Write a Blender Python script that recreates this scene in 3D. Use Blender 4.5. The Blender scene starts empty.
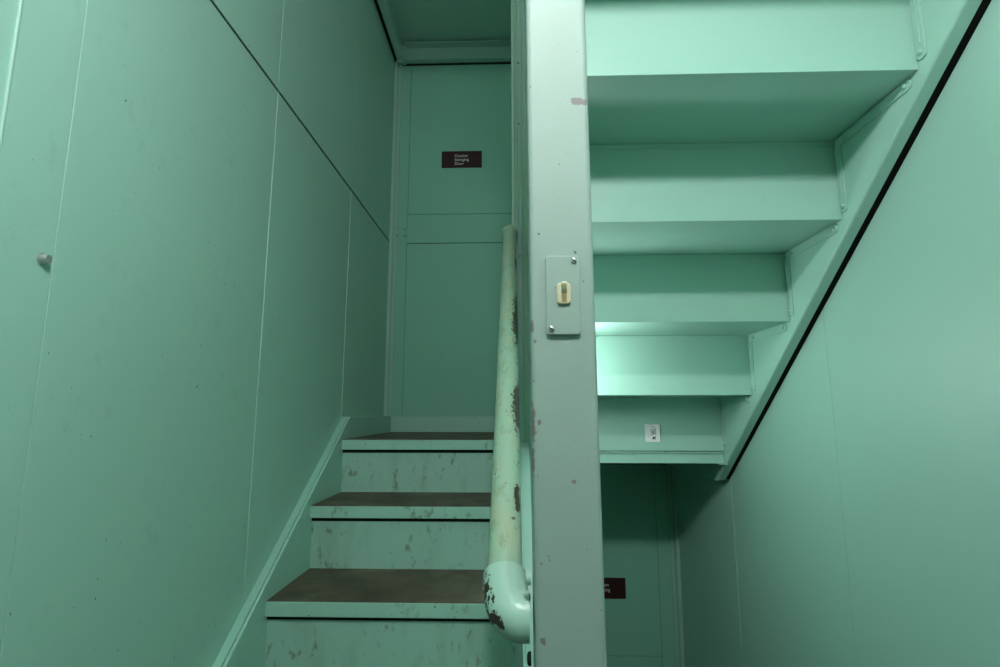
import bpy, bmesh, math, random
from mathutils import Vector, Matrix
random.seed(4)
C = bpy.context.scene.collection
S = bpy.context.scene

# ------------------------------------------------------------------ dimensions (metres, camera at the origin, +Y is into the stairwell)
WL, WR, WB, WF = -0.6726, 0.7870, 2.708, -1.30      # left, right, back and front wall planes
RISE = 0.1894
GL, GR = 0.2707, 0.2581                            # goings of the two flights
L_Y3, L_Z3 = 1.9456, -0.0963                       # landing edge and landing level
R_E1, R_W1 = 0.8998, 0.6239                        # first underside corner of the flight overhead
SL = -0.6408                                       # inner face of the left stringer
SR = 0.7433                                        # inner face of the right stringer
FLOOR = L_Z3 - 5 * RISE
STOREY = 2.215
PANEL_Z = 0.9093                                   # horizontal joint of the wall panels
DOWN = L_Z3 - STOREY
TOP = 2.42

# ------------------------------------------------------------------ materials
def new_mat(name):
    m = bpy.data.materials.new(name); m.use_nodes = True
    nt = m.node_tree; nt.nodes.clear()
    out = nt.nodes.new('ShaderNodeOutputMaterial'); b = nt.nodes.new('ShaderNodeBsdfPrincipled')
    nt.links.new(b.outputs[0], out.inputs[0])
    return m, nt, b

def noise(nt, scale, detail=3, rough=.5, stretch=(1, 1, 1), off=(0, 0, 0)):
    g = nt.nodes.new('ShaderNodeNewGeometry'); mp = nt.nodes.new('ShaderNodeMapping')
    mp.inputs['Scale'].default_value = stretch; mp.inputs['Location'].default_value = off
    n = nt.nodes.new('ShaderNodeTexNoise')
    n.inputs['Scale'].default_value = scale; n.inputs['Detail'].default_value = detail; n.inputs['Roughness'].default_value = rough
    nt.links.new(g.outputs['Position'], mp.inputs[0]); nt.links.new(mp.outputs[0], n.inputs['Vector'])
    return n.outputs['Fac']

def ramp(nt, sock, a, b, lo=0., hi=1.):
    r = nt.nodes.new('ShaderNodeMapRange'); r.inputs[1].default_value = a; r.inputs[2].default_value = b
    r.inputs[3].default_value = lo; r.inputs[4].default_value = hi; r.clamp = True
    nt.links.new(sock, r.inputs[0]); return r.outputs[0]

def mth(nt, op, a, b=None):
    n = nt.nodes.new('ShaderNodeMath'); n.operation = op
    for i, v in enumerate((a, b)):
        if v is None: continue
        if isinstance(v, (int, float)): n.inputs[i].default_value = v
        else: nt.links.new(v, n.inputs[i])
    return n.outputs[0]

def mix(nt, fac, a, b):
    n = nt.nodes.new('ShaderNodeMix'); n.data_type = 'RGBA'
    if isinstance(fac, (int, float)): n.inputs[0].default_value = fac
    else: nt.links.new(fac, n.inputs[0])
    for i, v in ((6, a), (7, b)):
        if isinstance(v, tuple): n.inputs[i].default_value = (*v, 1)
        else: nt.links.new(v, n.inputs[i])
    return n.outputs[2]

def bump(nt, b, h, strength, dist):
    n = nt.nodes.new('ShaderNodeBump'); n.inputs['Strength'].default_value = strength; n.inputs['Distance'].default_value = dist
    nt.links.new(h, n.inputs['Height']); nt.links.new(n.outputs[0], b.inputs['Normal'])

PAINT = (0.365, 0.615, 0.525)

def paint(name, col=PAINT, rough=.42, spec=.5, flat=False, specks=0., scuffs=0., worn=0., orange=.15, blobs=(), blob_col=(.25, .24, .24), streak=0.):
    m, nt, b = new_mat(name)
    v = noise(nt, 1.7, 3, .5)
    c = mix(nt, ramp(nt, v, .3, .7), tuple(x * .98 for x in col), tuple(min(1, x * 1.02) for x in col))
    if worn:      # yellowed, grey rubbed patches
        w = mth(nt, 'MULTIPLY', ramp(nt, noise(nt, 26, 6, .68, (1, .5, .5)), .44, .66), worn)
        c = mix(nt, w, c, (.44, .50, .34))
        w2 = mth(nt, 'MULTIPLY', ramp(nt, noise(nt, 70, 5, .7, (1, .4, .4), (3, 1, 2)), .52, .66), worn * .75)
        c = mix(nt, w2, c, (.25, .29, .19))
    if streak:    # faint vertical rub marks
        w = mth(nt, 'MULTIPLY', ramp(nt, noise(nt, 14, 5, .6, (1, 1, .25)), .5, .72), streak)
        c = mix(nt, w, c, (.24, .40, .29))
    if scuffs:    # brown shoe marks in patches
        a = ramp(nt, noise(nt, 38, 4, .6, (1.4, 1, .75), (1, 5, 2)), .57, .67)
        k = ramp(nt, noise(nt, 6.5, 2, .5, (1, 1, 1), (7, 2, 9)), .45, .60)
        c = mix(nt, mth(nt, 'MULTIPLY', mth(nt, 'MULTIPLY', a, k), scuffs), c, (.13, .12, .05))
    if specks:    # small dark chips
        a = ramp(nt, noise(nt, 95, 2, .5, (1, 1, .7), (2, 8, 1)), .765 - .03 * specks, .785 - .03 * specks)
        c = mix(nt, mth(nt, 'MULTIPLY', a, .8), c, (.07, .055, .035))
    if blobs:
        g = nt.nodes.new('ShaderNodeNewGeometry')
        nz = noise(nt, 160, 4, .65); nzl = noise(nt, 55, 3, .6, (1, 1, 1), (4, 4, 4))
        tot = None
        for (x, y, z, rx, ry, rz) in blobs:
            sb = nt.nodes.new('ShaderNodeVectorMath'); sb.operation = 'SUBTRACT'
            nt.links.new(g.outputs['Position'], sb.inputs[0]); sb.inputs[1].default_value = (x, y, z)
            dv = nt.nodes.new('ShaderNodeVectorMath'); dv.operation = 'DIVIDE'
            nt.links.new(sb.outputs[0], dv.inputs[0]); dv.inputs[1].default_value = (rx, ry, rz)
            ln = nt.nodes.new('ShaderNodeVectorMath'); ln.operation = 'LENGTH'; nt.links.new(dv.outputs[0], ln.inputs[0])
            d = mth(nt, 'ADD', ln.outputs['Value'], mth(nt, 'MULTIPLY', mth(nt, 'SUBTRACT', nz, .5), 3.0))
            d = mth(nt, 'ADD', d, mth(nt, 'MULTIPLY', mth(nt, 'SUBTRACT', nzl, .5), 2.4))
            k = ramp(nt, d, 1.06, .94)
            tot = k if tot is None else mth(nt, 'MAXIMUM', tot, k)
        c = mix(nt, tot, c, blob_col)
    nt.links.new(c, b.inputs['Base Color'])
    b.inputs['Roughness'].default_value = rough
    b.inputs['Specular IOR Level'].default_value = spec
    if not flat: nt.links.new(ramp(nt, noise(nt, 5, 4, .6, (1, 1, 1), (9, 9, 1)), .3, .75, rough - .06, rough + .08), b.inputs['Roughness'])
    bump(nt, b, noise(nt, 130, 3, .5), orange, .0012)
    return m

def plain(name, col, rough=.5, metal=0., spec=.5):
    m, nt, b = new_mat(name)
    c = mix(nt, ramp(nt, noise(nt, 60, 3), .3, .7), tuple(x * .88 for x in col), tuple(min(1, x * 1.08) for x in col))
    nt.links.new(c, b.inputs['Base Color'])
    b.inputs['Roughness'].default_value = rough; b.inputs['Metallic'].default_value = metal; b.inputs['Specular IOR Level'].default_value = spec
    return m

M = {}
M['wall'] = paint('green_wall_paint', rough=.5, spec=1., flat=True, specks=.0, orange=.03)
M['wall_scuffed'] = paint('green_wall_paint_scuffed', rough=.46, spec=.9, flat=True, specks=.7, scuffs=.1, orange=.03)
M['door'] = paint('green_door_paint', col=(.265, .575, .45), rough=.6, spec=.15, flat=True, specks=.2, orange=.03)
M['steel'] = paint('green_steel_paint', rough=.40, orange=.12)
M['flight'] = paint('green_stair_paint', rough=.4, flat=True, orange=.02)
M['riser'] = paint('green_riser_paint', rough=.5, scuffs=.62, specks=.9, streak=.5, orange=.15)
M['nosing'] = paint('green_nosing_paint', col=(.365, .64, .54), rough=.5, scuffs=.55, specks=1.2, streak=.2, orange=.1)
M['stringer'] = paint('green_stringer_paint', col=(.365, .64, .54), rough=.42, specks=.9, orange=.12)
M['post'] = paint('green_post_paint', col=(.315, .40, .365), rough=.52, spec=.35, specks=.9, orange=.2,
                  blobs=[(.088, .66, .420, .013, .02, .0055), (0.0213, .66, .11, .0022, .02, .006), (0.0213, .66, -.01, .0028, .02, .022),
                         (0.0208, .66, -.06, .0025, .02, .014), (0.0248, .66, .09, .0018, .02, .002), (0.0288, .66, -.012, .0022, .02, .003),
                         (.071, .66, -.083, .003, .02, .0025), (.031, .66, -.264, .0035, .02, .0045), (.030, .66, -.178, .002, .02, .002)],
                  blob_col=(.21, .185, .19))
M['rail'] = paint('worn_handrail_paint', col=(.34, .52, .40), rough=.42, worn=.85, specks=2.2, orange=.5,
                  blobs=[(.005, 1.02, .01, .010, .08, .060), (.005, 1.30, .22, .011, .14, .12), (.002, .83, -.13, .004, .03, .03), (.005, 1.62, .47, .006, .04, .04)],
                  blob_col=(.055, .040, .030))
M['elbow'] = paint('handrail_elbow_paint', col=(.41, .61, .52), rough=.33, specks=1.2, orange=.3,
                   blobs=[(-.0410, .69, -.224, .008, .035, .018), (-.029, .675, -.251, .012, .03, .010), (-.038, .68, -.242, .007, .03, .012), (-.030, .678, -.226, .004, .02, .006)],
                   blob_col=(.035, .016, .012))
M['backpost'] = paint('worn_newel_paint', col=(.36, .62, .47), rough=.45, worn=.15, specks=1.0, orange=.2)
M['black'] = plain('black_rubber', (.006, .006, .006), .8, spec=.1)
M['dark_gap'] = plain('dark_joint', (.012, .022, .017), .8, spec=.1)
M['sign'] = plain('dark_brown_plastic', (.042, .015, .013), .5, spec=.2)
M['letter'] = plain('pale_grey_lettering', (.85, .85, .82), .6)
M['cream'] = plain('cream_plastic', (.68, .60, .42), .4)
M['cream_dark'] = plain('aged_toggle_plastic', (.36, .27, .12), .4)
M['metal'] = plain('worn_screw_metal', (.50, .53, .50), .35, .7)
M['paper'] = plain('white_paper', (.86, .86, .88), .7)
M['ink'] = plain('grey_ink', (.10, .13, .13), .8)
M['concrete'] = plain('grey_deck_plate', (.10, .10, .085), .8)

def tread_mat():
    m, nt, b = new_mat('worn_brown_tread_surface')
    base = mix(nt, ramp(nt, noise(nt, 9, 5, .6), .35, .65), (.058, .042, .028), (.125, .096, .064))
    g = mix(nt, mth(nt, 'MULTIPLY', ramp(nt, noise(nt, 5, 4, .6, (1, 1, 1), (3, 3, 3)), .5, .68), .55), base, (.20, .205, .14))
    g = mix(nt, ramp(nt, noise(nt, 420, 2, .5), .62, .75, 0, .5), g, (.20, .17, .12))
    g = mix(nt, ramp(nt, noise(nt, 300, 2, .5, (1, 1, 1), (5, 5, 5)), .60, .72, 0, .6), g, (.012, .010, .008))
    nt.links.new(g, b.inputs['Base Color']); b.inputs['Roughness'].default_value = .62
    bump(nt, b, noise(nt, 350, 3, .6), .5, .001)
    return m
M['tread'] = tread_mat()

def glow(name, strength, col=(1, 1, 1)):
    m, nt, b = new_mat(name)
    b.inputs['Base Color'].default_value = (*col, 1)
    b.inputs['Emission Color'].default_value = (*col, 1); b.inputs['Emission Strength'].default_value = strength
    return m

# ------------------------------------------------------------------ mesh helpers
class MB:
    def __init__(s): s.bm = bmesh.new()
    def box(s, x0, x1, y0, y1, z0, z1):
        x0, x1 = sorted((x0, x1)); y0, y1 = sorted((y0, y1)); z0, z1 = sorted((z0, z1))
        vs = [s.bm.verts.new(p) for p in ((x0, y0, z0), (x1, y0, z0), (x1, y1, z0), (x0, y1, z0), (x0, y0, z1), (x1, y0, z1), (x1, y1, z1), (x0, y1, z1))]
        for f in ((0, 3, 2, 1), (4, 5, 6, 7), (0, 1, 5, 4), (1, 2, 6, 5), (2, 3, 7, 6), (3, 0, 4, 7)): s.bm.faces.new([vs[i] for i in f])
        return s
    def prism(s, poly, lo, hi, axis='X'):
        def P(a, b, c):
            return {'X': (c, a, b), 'Y': (a, c, b), 'Z': (a, b, c)}[axis]
        A = [s.bm.verts.new(P(a, b, lo)) for a, b in poly]; B = [s.bm.verts.new(P(a, b, hi)) for a, b in poly]
        n = len(poly)
        s.bm.faces.new(A); s.bm.faces.new(B[::-1])
        for i in range(n): s.bm.faces.new((A[i], A[(i + 1) % n], B[(i + 1) % n], B[i]))
        bmesh.ops.recalc_face_normals(s.bm, faces=s.bm.faces); return s
    def tube(s, path, rad, seg=28, cap=True):
        path = [Vector(p) for p in path]; n = len(path)
        if not hasattr(rad, '__len__'): rad = [rad] * n
        up = Vector((0, .3, 1)).normalized(); rings = []; prev = None
        for i, p in enumerate(path):
            t = (path[min(i + 1, n - 1)] - path[max(i - 1, 0)]).normalized()
            if prev is None:
                a = t.orthogonal().normalized()
            else:
                a = (prev - t * prev.dot(t)).normalized()
            prev = a; b = t.cross(a)
            rings.append([s.bm.verts.new(p + (a * math.cos(2 * math.pi * k / seg) + b * math.sin(2 * math.pi * k / seg)) * rad[i]) for k in range(seg)])
        for A, B in zip(rings, rings[1:]):
            for k in range(seg): s.bm.faces.new((A[k], A[(k + 1) % seg], B[(k + 1) % seg], B[k]))
        if cap: s.bm.faces.new(rings[0]); s.bm.faces.new(rings[-1][::-1])
        bmesh.ops.recalc_face_normals(s.bm, faces=s.bm.faces); return s
    def lathe(s, c, d, prof, seg=20):           # prof: (radius, distance along d)
        c = Vector(c); d = Vector(d).normalized()
        return s.tube([c + d * h for r, h in prof], [max(r, 1e-5) for r, h in prof], seg)
    def smooth(s, on=True):
        for f in s.bm.faces: f.smooth = on
        return s

def obj(name, mb, mat, parent=None, bevel=0., segs=2, smooth=False, label=None, base=None):
    """one mesh object; world-space vertices are moved into the frame of its thing"""
    root = parent
    while root is not None and root.parent is not None: root = root.parent
    off = Vector(root['base']) if root is not None and 'base' in root else Vector((0, 0, 0))
    if base is not None: off = Vector(base)
    bm = mb.bm
    if smooth:
        for f in bm.faces: f.smooth = True
    bmesh.ops.translate(bm, verts=bm.verts, vec=-off)
    me = bpy.data.meshes.new(name); bm.to_mesh(me); bm.free()
    o = bpy.data.objects.new(name, me); C.objects.link(o)
    if mat is not None: me.materials.append(mat)
    if parent is not None: o.parent = parent
    elif base is not None: o.location = off
    if bevel:
        md = o.modifiers.new('edge', 'BEVEL'); md.width = bevel; md.segments = segs; md.limit_method = 'ANGLE'; md.angle_limit = math.radians(35)
        md.harden_normals = True
        for p in me.polygons: p.use_smooth = True
    elif smooth:
        md = o.modifiers.new('split', 'EDGE_SPLIT'); md.split_angle = math.radians(38)
    if label: o['label'] = label
    return o

def thing(name, label, cat, base, group=None):
    o = bpy.data.objects.new(name, None); C.objects.link(o); o.location = base; o.empty_display_size = .05
    o['base'] = list(base); o['label'] = label; o['category'] = cat
    if group: o['group'] = group
    return o
def tag(o, label, cat, group=None):
    o['label'] = label; o['category'] = cat
    if group: o['group'] = group
    return o
def struct(name, mb, mat, bevel=0., parent=None):
    o = obj(name, mb, mat, parent, bevel)
    if parent is None: o['kind'] = 'structure'
    return o

def bolt(name, c, d, r, h, parent, mat=None, slot=False):
    mb = MB().lathe(c, d, [(r, -.001), (r, h * .45), (r * .86, h * .8), (r * .5, h), (0, h * 1.03)], 14)
    o = obj(name, mb, mat or M['steel'], parent, smooth=True)
    return o

# ------------------------------------------------------------------ setting
T = .004      # thickness of the wall sheets
def side_wall(name, X, inward, seams, split, mat, y0=WF, y1=WB):
    """painted steel sheets over a dark backing; each farther sheet stands a hair prouder"""
    back = X - inward * T
    w = struct(name, MB().box(back, back - inward * .06, y0, y1, DOWN - .04, TOP), M['dark_gap'])
    m = MB(); ys = [y0] + list(seams) + [y1]
    rows = [(DOWN, split - .0042), (split + .0042, TOP - .001)] if split else [(DOWN, TOP - .001)]
    for z0, z1 in rows:
        for k in range(len(ys) - 1):
            proud = .0
            m.box(X - inward * (T + .0005), X + inward * proud, ys[k] + (.0006 if k else 0), ys[k + 1] - (.0006 if k < len(ys) - 2 else 0), z0, z1)
    p = struct('wall_panel', m, mat, bevel=.0011, parent=w)
    return w
LSEAM = [-.555, .086, .7181, 1.3503, 2.0215]
wl = side_wall('wall_left', WL, 1, LSEAM, PANEL_Z, M['wall_scuffed'])
wr = side_wall('wall_right', WR, -1, [-.645, .02, .68, 1.337, 1.997], None, M['wall'])
# thin raised bead beside the near joint of the left wall, edge strips at the farther joints
obj('joint_bead', MB().tube([(WL + .0005, .6175, FLOOR), (WL + .0005, .6175, TOP - .01)], .0032, 10), M['wall'], wl, smooth=True)
for y, w_ in ((1.3503, .0016), (2.0215, .0014)):
    obj('joint_bead', MB().tube([(WL + .0002, y + .0015, FLOOR), (WL + .0002, y + .0015, PANEL_Z - .0035)], w_, 8), M['wall'], wl, smooth=True)
obj('joint_bead', MB().tube([(WR - .0002, 1.9985, DOWN + .01), (WR - .0002, 1.9985, .3)], .0015, 8), M['wall'], wr, smooth=True)

wb = struct('wall_back', MB().box(WL - .06, WR + .06, WB + .004, WB + .07, DOWN - .04, TOP), M['dark_gap'])
def back_storey(dz):
    # stiles, upper sheet, rail, lower sheet of one storey
    g = .0016
    zb, zr0, zr1, zt = -.018 + dz, .9066 + dz, 1.0708 + dz, 1.9600 + dz
    for x0, x1 in ((WL, -.5845), (.6905, WR)):
        st = obj('stile', MB().box(x0, x1, WB, WB + .0045, zb, zt), M['door'], wb, .0008)
        s = 1 if x0 < 0 else -1
        for bx_ in ((-.6405, -.5956) if s > 0 else (.706, .748)):
            for bz in (.9947, .9546):
                bolt('bolt_head', (bx_, WB, bz + dz), (0, -1, 0), .0095, .011, st)
    obj('door_panel', MB().box(-.5845 + g, .6905 - g, WB, WB + .0045, zr1 + g, zt), M['door'], wb, .0008)
    r = obj('rail', MB().box(-.5845 + g * .6, .6905 - g, WB, WB + .0045, zr0 + g, zr1 - g * .4), M['door'], wb, .0008)
    for bx_ in (-.5527, -.1558):
        for bz in (1.003, .952): bolt('screw_head', (bx_, WB, bz + dz), (0, -1, 0), .0060, .004, r, M['dark_gap'] if False else M['steel'])
    obj('door_panel', MB().box(-.5845 + g, .6905 - g, WB, WB + .0045, zb, zr0 - g), M['door'], wb, .0008)
back_storey(0); back_storey(-STOREY)
# corner channels where the side walls meet the back wall
for X, s in ((WL, 1), (WR, -1)):
    for z0, z1 in ((DOWN + .12, -.255), (L_Z3 + .08, 1.962)):
        ch = obj('corner_channel', MB().box(X + s * .0005, X + s * .006, WB - .034, WB - .0005, z0, z1).box(X + s * .006, X + s * .018, WB - .034, WB - .029, z0, z1).box(X + s * .018, X + s * .034, WB - .008, WB - .0005, z0, z1), M['steel'], wb, .0012)
        if s > 0 and z0 > -1:
            for bz in (1.012, .958): bolt('bolt_head', (X + .006, WB - .016, bz), (1, 0, 0), .007, .007, ch)
        elif s < 0 and z0 < -1: bolt('bolt_head', (X - .018, WB - .032, -.985), (0, -1, 0), .004, .003, ch)

struct('wall_front', MB().box(WL - .06, WR + .06, WF - .06, WF, DOWN - .04, TOP), M['concrete'])
struct('floor', MB().box(WL - .06, WR + .06, WF - .06, WB + .07, DOWN - .10, DOWN - .04), M['concrete'])
fl = struct('floor_deck', MB().box(WL + .001, WR - .001, WF + .001, .5925, FLOOR - .10, FLOOR).box(.06, WR - .001, .5925, .86, FLOOR - .10, FLOOR), M['concrete'])
struct('ceiling', MB().box(WL - .06, WR + .06, WF - .06, WB + .07, TOP, TOP + .06), M['wall'])
cl = struct('ceiling_deck', MB().box(.012, WR - .001, WF + .001, .6418, .995, 1.040).box(WL + .001, .012, WF + .001, .06, .995, 1.040), M['wall'])

# ------------------------------------------------------------------ left flight (going up away from the camera)
lf = thing('staircase', 'green steel stair flight with brown worn treads rising between the left wall and the post', 'stairs', (-.31, .60, FLOOR))
TX1 = .0125
for k in range(-1, 3):                    # nosing k: k = 3 would be the landing edge itself
    y = L_Y3 - (3 - k) * GL; z = L_Z3 - (3 - k) * RISE
    t = obj('tread', MB().box(SL, TX1, y, y + GL + .030, z - .0364, z - .0012), M['nosing'], lf, .0014)
    obj('tread_surface', MB().box(SL + .001, TX1 - .001, y + .0035, y + GL + .0165, z - .0015, z + .0006), M['tread'], t)
    obj('riser', MB().box(SL, TX1, y + .0174, y + .0214, z - RISE, z - .0485), M['riser'], lf)
    obj('gap_shade_strip', MB().box(SL, TX1, y + .0160, y + .0214, z - .0485, z - .0366), M['dark_gap'], lf)  # near-black strip, paints in the shade of the gap under the nosing
# top riser belongs to the flight, its nosing to the landing
obj('riser', MB().box(SL, TX1, L_Y3 + .0174, L_Y3 + .0214, L_Z3 - RISE, L_Z3 - .0485), M['riser'], lf)
obj('gap_shade_strip', MB().box(SL, TX1, L_Y3 + .0160, L_Y3 + .0214, L_Z3 - .0485, L_Z3 - .0366), M['dark_gap'], lf)  # same painted shade line below the landing nosing
def left_top(y): return -.0152 + .668 * (y - 2.0332)
def stringer_poly(ytop, ybot, drop, zmax=None):
    return [(ybot, left_top(ybot)), (ytop, left_top(ytop)), (ytop, left_top(ytop) - drop * .5), (ytop - .02, left_top(ytop) - drop), (ybot, left_top(ybot) - drop)]
yb_ = .56
obj('stringer', MB().prism(stringer_poly(2.0332, yb_, .32), SL - .0085, SL), M['stringer'], lf, .0012)
obj('stringer_cap', MB().prism([(yb_, left_top(yb_) + .0012), (2.0332, left_top(2.0332) + .0012), (2.0332, left_top(2.0332) - .02), (yb_, left_top(yb_) - .02)], WL + .0004, SL - .0098), M['stringer'], lf, .0015)
obj('stringer', MB().prism(stringer_poly(1.904, yb_, .30), .0130, .0195), M['steel'], lf, .0012)
obj('stringer_flange', MB().prism([(yb_, left_top(yb_) - .0005), (1.904, left_top(1.904) - .0005), (1.904, left_top(1.904) - .009), (yb_, left_top(yb_) - .009)], .0197, .046), M['steel'], lf, .0012)

# ------------------------------------------------------------------ landings
def landing(dz, label):
    deck_mat = M['steel'] if dz > 0 else M['nosing']
    t = thing('landing', label, 'landing', (0, L_Y3, L_Z3 - .04 + dz))
    z1 = L_Z3 + dz
    obj('deck', MB().box(SL, .0585, L_Y3, WB - .0005, z1 - .0364, z1 - .0012).box(.0585, SR, L_Y3 + .001, WB - .0005, z1 - .0364, z1 - .0012), deck_mat, t, .0014)
    obj('deck_surface', MB().box(SL + .001, SR - .001, L_Y3 + .0035, WB - .001, z1 - .0015, z1 + .0006), M['tread'], t)
    zt = -.0175 + dz
    obj('toe_board', MB().box(SL + .0005, SR - .0005, WB - .010, WB - .0008, z1 + .0006, zt), M['stringer'], t, .0012)
    obj('toe_board', MB().box(WL + .0005, SL, 2.034, WB - .0008, z1 - .04, zt + .003), M['stringer'], t, .0012)
    # side channels and back channel under the deck
    for X, Xi, s in ((WL + .012, WL + .0571, 1), (WR - .0035, SR, -1)):
        y0 = 2.034
        zb = -.25 + dz
        ch = obj('side_channel', MB().box(X, X + s * .006, y0, WB - .0008, zb, z1 - .0375).box(X, Xi, y0, WB - .0008, zb, zb + .006), M['steel'], t, .001)
        if s < 0: obj('web_plate', MB().box(SR, SR + .006, y0, WB - .036, zb + .006, z1 - .037), M['flight'], ch, .0008)
        if s > 0:
            for yy in (2.16, 2.40, 2.62): bolt('bolt_head', (X + .006, yy, zb + .08), (1, 0, 0), .009, .008, ch)
            obj('seal_strip', MB().box(WL + .0004, X - .0002, y0, WB - .035, zb, zb + .05), M['black'], ch)
    obj('back_channel', MB().box(WL + .0185, SR - .001, WB - .010, WB - .0008, -.243 + dz, z1 - .0375).box(WL + .058, SR - .001, WB - .045, WB - .010, -.245 + dz, -.239 + dz)
        .box(WL + .058, SR - .001, WB - .055, WB - .010, -.152 + dz, -.146 + dz), M['steel'], t, .001)
    obj('corner_gusset', MB().box(WL + .013, WL + .05, WB - .05, WB - .036, -.262 + dz, -.252 + dz), M['steel'], t, .001)
    # front beam carrying the foot of the flight overhead
    f = obj('front_beam', MB().box(.12, SR - .0012, 1.9375, 1.9435, -.1775 + dz, -.1375 + dz).box(.12, SR - .0012, 1.929, 1.9375, -.1775 + dz, -.1725 + dz).box(.12, SR - .0012, 1.9300, 1.9375, -.1425 + dz, -.1395 + dz), M['flight'], t, .0008)
    for xx in (.30, .43, .66): bolt('bolt_head', (xx, 1.9375, -.147 + dz), (0, -1, 0), .004, .003, f)
    obj('end_bracket', MB().box(SR - .03, SR - .0008, 1.90, 1.928, -.1795 + dz, -.1775 + dz), M['flight'], t, .0006)
    return t
landing(0, 'green steel landing with brown floor at the top of the near stairs')
landing(STOREY, 'green underside of the higher landing with channel beams above the door wall')
landing(-STOREY, 'lower landing floor at the foot of the brown-signed wall below the overhead stairs')

# ------------------------------------------------------------------ right flight (coming back overhead)
rf = thing('overhead_staircase', 'pale green open underside of the stair flight rising overhead on the right', 'stairs', (.40, 1.93, L_Z3))
XI = .0760
def E(i): return R_E1 + (i - 1) * GR
def W(i): return R_W1 - (i - 1) * RISE
for i in range(0, 6):
    # riser i spans from W(i) up to W(i-1)
    top = W(i - 1) if i > 0 else .9946
    if i <= 5:
        r = obj('riser', MB().box(XI, SR - .0004, E(i), E(i) + .0035, W(i) - .0004, top - .0004).box(XI, SR - .0004, E(i) - .0022, E(i), top - .013, top - .0008), M['flight'], rf, .0007)
    if i < 5:
        t = obj('tread', MB().box(XI, SR - .0004, E(i) + .0037, E(i + 1) + .0030, W(i), W(i) + .0352), M['flight'], rf, .0007)
        obj('tread_surface', MB().box(XI + .001, SR - .002, E(i) + .006, E(i + 1) - .002, W(i) + .0350, W(i) + .0372), M['tread'], t)
def rb(y): return -.213 - .751 * (y - 1.9689)
def right_poly(ytop, yend, up):
    return [(ytop, rb(ytop)), (yend, rb(yend)), (yend + .004, rb(yend) + .02), (yend + .010, L_Z3 + .06), (ytop, rb(ytop) + up)]
y_top, y_end = .643, 2.008
sec = [(SR, .40)] + [(SR + .006 - .006 * math.cos(a), .006 - .006 * math.sin(a)) for a in [math.pi / 2 * k / 6 for k in range(7)]] + [(SR + .0275, 0), (SR + .0275, .005), (SR + .010, .005), (SR + .005, .010), (SR + .005, .40)]
sm = MB(); va = [sm.bm.verts.new((x, y_top, rb(y_top) + z)) for x, z in sec]; vb = [sm.bm.verts.new((x, y_end, rb(y_end) + z)) for x, z in sec]
sm.bm.faces.new(va); sm.bm.faces.new(vb[::-1])
for k in range(len(sec)): sm.bm.faces.new((va[k], va[(k + 1) % len(sec)], vb[(k + 1) % len(sec)], vb[k]))
bmesh.ops.recalc_face_normals(sm.bm, faces=sm.bm.faces)
obj('stringer', sm, M['flight'], rf, smooth=True)
obj('stringer_foot', MB().box(SR + .0002, SR + .005, y_end + .0005, 2.033, -.244, L_Z3 + .1), M['flight'], rf, .0008)
obj('seal_strip', MB().prism([(y_top, rb(y_top) + .001), (y_end, rb(y_end) + .001), (y_end, rb(y_end) + .03), (y_top, rb(y_top) + .03)], SR + .0277, WR - .0004), M['black'], rf)
obj('stringer', MB().prism([(y_top, rb(y_top)), (y_end - .05, rb(y_end - .05)), (y_end - .04, L_Z3 + .06), (y_top, rb(y_top) + .40)], XI - .008, XI - .0004), M['flight'], rf, .001)
# angle cleats bolting risers and treads to the wall-side stringer
def rounded(y0, y1, z0, z1, r, n=5):
    pts = []
    for cy, cz, a0 in ((y1 - r, z1 - r, 0), (y0 + r, z1 - r, 90), (y0 + r, z0 + r, 180), (y1 - r, z0 + r, 270)):
        for k in range(n + 1):
            a = math.radians(a0 + 90 * k / n); pts.append((cy + r * math.cos(a), cz + r * math.sin(a)))
    return pts
for i in range(1, 6):
    z0, z1 = W(i) + .012, W(i - 1) - (.020 if i > 1 else .03)
    c = obj('angle_cleat', MB().prism(rounded(E(i) - .0235, E(i) - .0025, z0, z1, .0095), SR - .0035, SR - .0001), M['flight'], rf, .0009)
    obj('cleat_rib', MB().prism(rounded(E(i) - .0165, E(i) - .0125, z0 + .03, z1 - .02, .0018), SR - .0050, SR - .0030), M['flight'], c, .0006)
    for bz in (z0 + .013, z1 - .012): bolt('bolt_head', (SR - .0035, E(i) - .013, bz), (-1, 0, 0), .0048, .0045, c)
for i in range(0, 5):
    y0, y1 = E(i) + .018, E(i + 1) - .012
    c = obj('angle_cleat', MB().prism(rounded(y0, y1, W(i) - .0235, W(i) - .0028, .0095), SR - .0035, SR - .0001), M['flight'], rf, .0009)
    for by in (y0 + .014, y1 - .030): bolt('bolt_head', (SR - .0035, by, W(i) - .013), (-1, 0, 0), .0048, .0045, c)

# ------------------------------------------------------------------ posts
PX0, PX1, PY0, PY1 = .0160, .0995, .66, .742
fp = thing('post', 'thick pale green steel post in the foreground carrying the light switch', 'post', ((PX0 + PX1) / 2, (PY0 + PY1) / 2, FLOOR))
pm_ = MB().box(PX0, PX1, PY0, PY1, FLOOR + .0005, .9945)
for v in pm_.bm.verts: v.co.x += .0041 - .0049 * v.co.z
obj('shaft', pm_, M['post'], fp, .0075, 4)
bolt('bolt_head', (PX0, .676, -.198), (-1, 0, 0), .009, .006, fp, M['elbow'])
bolt('bolt_head', (PX0, .672, -.288), (-1, 0, 0), .0075, .004, fp, M['dark_gap'])
obj('base_plate', MB().box(PX0 - .03, PX1 + .03, PY0 - .03, PY1 + .03, FLOOR + .0003, FLOOR + .01), M['post'], fp, .002)

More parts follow.
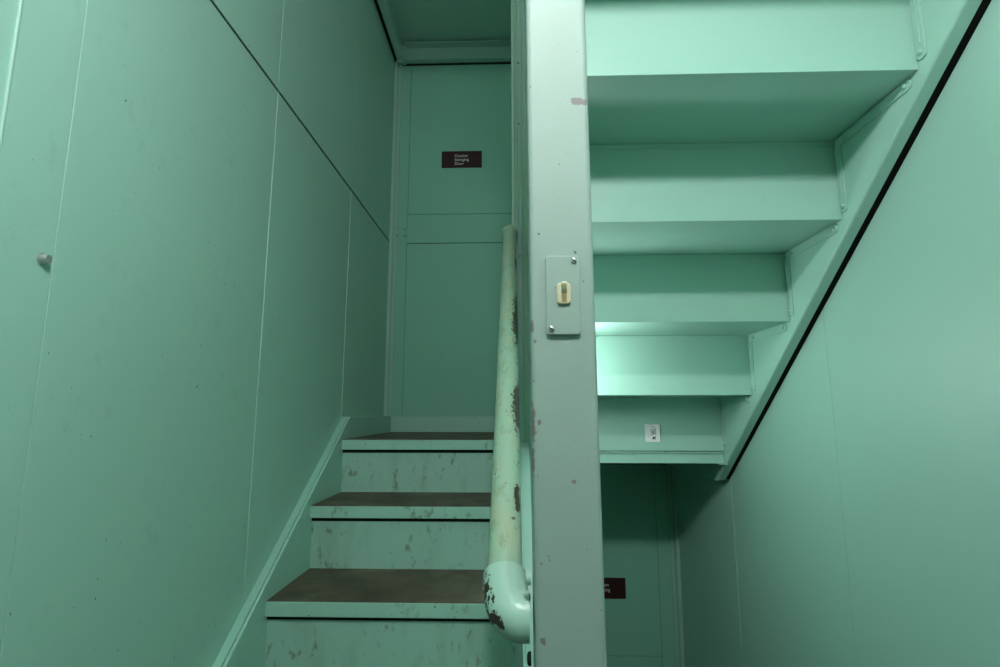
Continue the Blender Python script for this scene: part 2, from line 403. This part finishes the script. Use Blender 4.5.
bp = thing('newel_post', 'slim worn green post standing at the landing edge behind the handrail', 'post', (.02, 1.935, FLOOR))
obj('front_flange', MB().box(-.0112, .0005, 1.9050, 1.9440, -.2845, 1.9600).box(.0005, .0120, 1.9180, 1.9260, -.2845, 1.9600), M['backpost'], bp, .0015)
w_ = obj('web', MB().box(.0235, .0295, 1.9120, 1.9440, -.2845, 1.9600).box(.0122, .0235, 1.9260, 1.9300, -.2845, 1.96), M['steel'], bp, .0012)
obj('rear_flange', MB().box(.0300, .0540, 1.9180, 1.9260, -.2845, 1.9600), M['backpost'], bp, .0015)
for bz in (1.40, 1.135, .590, .375): bolt('bolt_head', (.0180, 1.926, bz), (0, -1, 0), .0050, .006, w_)

# ------------------------------------------------------------------ handrail
hr = thing('handrail', 'chipped and worn green pipe handrail climbing left of the foreground post', 'handrail', (PX0, .70, -.251))
P0 = Vector((-.0155, .7000, -.2500)); P1 = Vector((-.0190, 1.866, .6580))
d = (P1 - P0).normalized()
obj('pipe', MB().tube([P0 + d * .045, P0 + d * .3, P0 + d * .6, P0 + d * .9, P1], .0236, 36), M['rail'], hr, smooth=True)
def bez(a, b, c, n=14):
    return [a * (1 - t) ** 2 + b * 2 * t * (1 - t) + c * t * t for t in [k / n for k in range(n + 1)]]
A = P0 + d * .056
pth = [A + d * .0005] + bez(A, P0, Vector((PX0 - .008, .6995, -.2515)), 18) + [Vector((PX0 - .0004, .6995, -.2515))]
rad = [.0268] + [.0290] * 2 + [.0295] * (len(pth) - 5) + [.0292, .0290]
obj('elbow', MB().tube(pth, rad, 40), M['elbow'], hr, smooth=True)
e2 = [P1 - d * .002] + bez(P1, P1 + d * .026, P1 + Vector((0, .038, .012)), 8)
obj('joint_ring', MB().tube([A - d * .0006, A + d * .0004], .0255, 32), M['black'], hr, smooth=True)
obj('end_bend', MB().tube(e2, [.0236, .0240] + [.0300] * (len(e2) - 2), 32), M['rail'], hr, smooth=True)

# ------------------------------------------------------------------ light switch on the post
sw = thing('light_switch', 'green painted switch plate with cream toggle on the foreground post', 'light switch', (.0606, PY0 - .0005, .1495))
yf = PY0 - .0005
def rr(x0, x1, z0, z1, r): return rounded(x0, x1, z0, z1, r)
obj('plate', MB().prism(rr(.0391, .0830, .0975, .2010, .005), yf - .0052, yf, 'Y'), M['elbow'] if False else M['post'], sw, .0018, 3)
obj('toggle_collar', MB().prism(rr(.0533, .0707, .1365, .1640, .0045), yf - .0092, yf - .0050, 'Y'), M['cream'], sw, .0016, 3)
obj('toggle', MB().prism([(yf - .0085, .1490), (yf - .0085, .1610), (yf - .0150, .1645), (yf - .0170, .1625), (yf - .0150, .1560)], .0585, .0655, 'X'), M['cream'], sw, .001, 2)
obj('toggle_slot', MB().box(.0590, .0652, yf - .0097, yf - .0090, .1390, .1450), M['cream_dark'], sw)
obj('toggle_slot', MB().box(.0586, .0654, yf - .0100, yf - .0090, .1455, .1520), M['cream_dark'], sw)
for sx, sz, an in ((.0757, .1938, 35), (.0457, .1048, 40)):
    s_ = bolt('screw', (sx, yf - .0050, sz), (0, -1, 0), .0038, .0026, sw, M['metal'])
    mb = MB().box(-.0034, .0034, -.0006, .0006, -.0005, .0005)
    bmesh.ops.transform(mb.bm, matrix=Matrix.Translation((sx, yf - .0078, sz)) @ Matrix.Rotation(math.radians(an), 4, 'Y'), verts=mb.bm.verts)
    obj('screw_slot', mb, M['dark_gap'], s_)

# ------------------------------------------------------------------ signs
def sign(x0, x1, z0, z1, tx, tz, label):
    t = thing('caution_sign', label, 'sign', ((x0 + x1) / 2, WB - .0005, z0))
    obj('plaque', MB().box(x0, x1, WB - .0045, WB - .0006, z0, z1), M['sign'], t, .0008)
    cu = bpy.data.curves.new('lettering', 'FONT'); cu.body = 'Caution\nSwinging\nDoor'; cu.size = .0225; cu.space_line = 1.02; cu.extrude = .0004;
    to = bpy.data.objects.new('lettering_tmp', cu); C.objects.link(to)
    bpy.context.view_layer.update()
    me = bpy.data.meshes.new_from_object(to); bpy.data.objects.remove(to)
    me.materials.clear(); me.materials.append(M['letter'])
    o = bpy.data.objects.new('lettering', me); C.objects.link(o); o.parent = t
    o.rotation_euler = (math.pi / 2, 0, 0); o.location = Vector((tx, WB - .0050, tz)) - Vector(t['base'])
    return t
sign(-.4023, -.1796, 1.3376, 1.4340, -.3300, 1.3990, 'small dark brown caution sign high on the wall above the stairs')
sign(.3046, .5274, -.8860, -.7915, .3740, -.8300, 'dark brown caution sign low on the wall, half hidden behind the foreground post')

# ------------------------------------------------------------------ paper sticker on the lowest riser overhead
st = thing('paper_sticker', 'small white paper with a grey flower-like sketch stuck below the overhead steps', 'sticker', (.490, E(5) - .0006, -.1025))
mb = MB(); n = 10; x0, x1, z0, z1 = .4635, .5160, -.1025, -.0405
rows = []
for zi, z in enumerate((z0, z1)):
    for th in (0, .0004):
        rows.append([mb.bm.verts.new((x0 + (x1 - x0) * k / n + (.003 if zi == 0 and k == 0 else 0), E(5) - .0012 - th - .0075 * (k / n) ** 3, z)) for k in range(n + 1)])
a, b, c_, e_ = rows
for k in range(n):
    mb.bm.faces.new((a[k], a[k + 1], c_[k + 1], c_[k])); mb.bm.faces.new((b[k], e_[k], e_[k + 1], b[k + 1]))
    mb.bm.faces.new((a[k], b[k], b[k + 1], a[k + 1])); mb.bm.faces.new((c_[k], c_[k + 1], e_[k + 1], e_[k]))
mb.bm.faces.new((a[0], c_[0], e_[0], b[0])); mb.bm.faces.new((a[n], b[n], e_[n], c_[n]))
bmesh.ops.recalc_face_normals(mb.bm, faces=mb.bm.faces)
pp = obj('paper', mb, M['paper'], st)
ink = MB(); rng = random.Random(3)
def stroke(u0, v0, u1, v1, w):
    def pt(u, v):
        return Vector((x0 + (x1 - x0) * u, E(5) - .0020 - .0075 * u ** 3, z1 - (z1 - z0) * v))
    ink.tube([pt(u0, v0), pt((u0 + u1) / 2, (v0 + v1) / 2), pt(u1, v1)], w, 6)
for k in range(30):
    an = rng.uniform(0, 6.28); r_ = rng.uniform(.02, .25); u, v = .57 + .85 * r_ * math.cos(an), .46 + r_ * .9 * math.sin(an)
    stroke(u, v, u + rng.uniform(-.08, .08), v + rng.uniform(-.07, .07), .0010)
for k in range(5): stroke(.57 + .03 * k, .70, .50 + .055 * k, .86, .0011)
stroke(.40, .14, .52, .10, .0005); stroke(.55, .16, .72, .13, .0005); stroke(.56, .25, .58, .12, .0005); stroke(.42, .84, .42, .86, .0010)
obj('sketch', ink, M['ink'], pp)

# ------------------------------------------------------------------ bolt on the left wall
wbolt = thing('wall_bolt', 'single round bolt head on the left wall beside the nearest joint', 'bolt', (WL + .0004, .7000, .2171))
obj('head', MB().lathe((WL + .0004, .70, .2171), (1, 0, 0), [(.0088, 0), (.0088, .0022), (.0070, .0030), (.0068, .0085), (.0055, .0105), (0, .0108)], 18), M['metal'], wbolt, smooth=True)

# ------------------------------------------------------------------ lamps
def lamp(name, label, c, power, r, mount):
    t = thing(name, label, 'lamp', mount)
    return t
# round ceiling lamp right above the place where one stands
LX = .030
cl_ = thing('ceiling_lamp', 'round ceiling lamp with a bare globe above the foot of the stairs', 'lamp', (LX, 0, .9945))
obj('base', MB().lathe((LX, 0, .9945), (0, 0, -1), [(.07, 0), (.07, .008), (.045, .012), (.04, .014)], 28), M['steel'], cl_, smooth=True)
obj('globe', MB().tube([(LX, 0, .9805 - .09 * (1 - math.cos(math.pi * k / 12)) / 2) for k in range(13)], [max(.045 * math.sin(math.pi * k / 12), 1e-4) for k in range(13)], 24), glow('lamp_globe', 370., (1., .975, .975)), cl_, smooth=True)
ul = thing('ceiling_lamp', 'round ceiling lamp with a bare globe high above the near flight of stairs', 'lamp', (-.12, .70, TOP - .0005))
zt_ = TOP - .0005
obj('base', MB().lathe((-.12, .70, zt_), (0, 0, -1), [(.06, 0), (.06, .012), (.035, .02), (.03, .026)], 28), M['steel'], ul, smooth=True)
obj('globe', MB().tube([(-.12, .70, zt_ - .026 - .09 * (1 - math.cos(math.pi * k / 12)) / 2) for k in range(13)], [max(.045 * math.sin(math.pi * k / 12), 1e-4) for k in range(13)], 24), glow('upper_lamp_globe', 85., (1., .975, .975)), ul, smooth=True)
# small bulkhead lamp on the inner stringer behind the post
bl_ = thing('bulkhead_lamp', 'small bulkhead lamp under the overhead flight behind the post', 'lamp', (XI + .001, 1.40, .235))
obj('bracket_light_shield', MB().box(XI + .0002, XI + .006, 1.20, 1.66, .0, .235).box(XI + .006, XI + .05, 1.445, 1.455, .145, .151), M['steel'], bl_, .001)  # lamp arm joined to an added plate that blocks light towards the handrail
obj('globe', MB().tube([(XI + .050, 1.45, 0.150 - .070 * (1 - math.cos(math.pi * k / 12)) / 2) for k in range(13)], [max(.035 * math.sin(math.pi * k / 12), 1e-4) for k in range(13)], 20), glow('bulkhead_globe', 58., (1., .99, 1.)), bl_, smooth=True)

# ------------------------------------------------------------------ world, camera, view
w = bpy.data.worlds.new('World'); S.world = w; w.use_nodes = True
w.node_tree.nodes['Background'].inputs[0].default_value = (.02, .03, .025, 1); w.node_tree.nodes['Background'].inputs[1].default_value = .2
cam = bpy.data.cameras.new('camera'); co = bpy.data.objects.new('camera', cam); C.objects.link(co)
cam.sensor_width = 36; cam.lens = 523.1 / 1000 * 36; cam.clip_start = .01
co.matrix_world = Matrix.Rotation(.0296, 4, 'Z') @ Matrix.Rotation(.1509 + math.pi / 2, 4, 'X') @ Matrix.Rotation(-.0006, 4, 'Z')
S.camera = co
for o in bpy.data.objects:
    if 'base' in o: del o['base']
S.view_settings.view_transform = 'Standard'; S.view_settings.look = 'None'; S.view_settings.gamma = 1
S.view_settings.use_curve_mapping = False; S.view_settings.exposure = .30
try:
    S.cycles.max_bounces = 16; S.cycles.diffuse_bounces = 12; S.cycles.glossy_bounces = 6
except Exception: pass
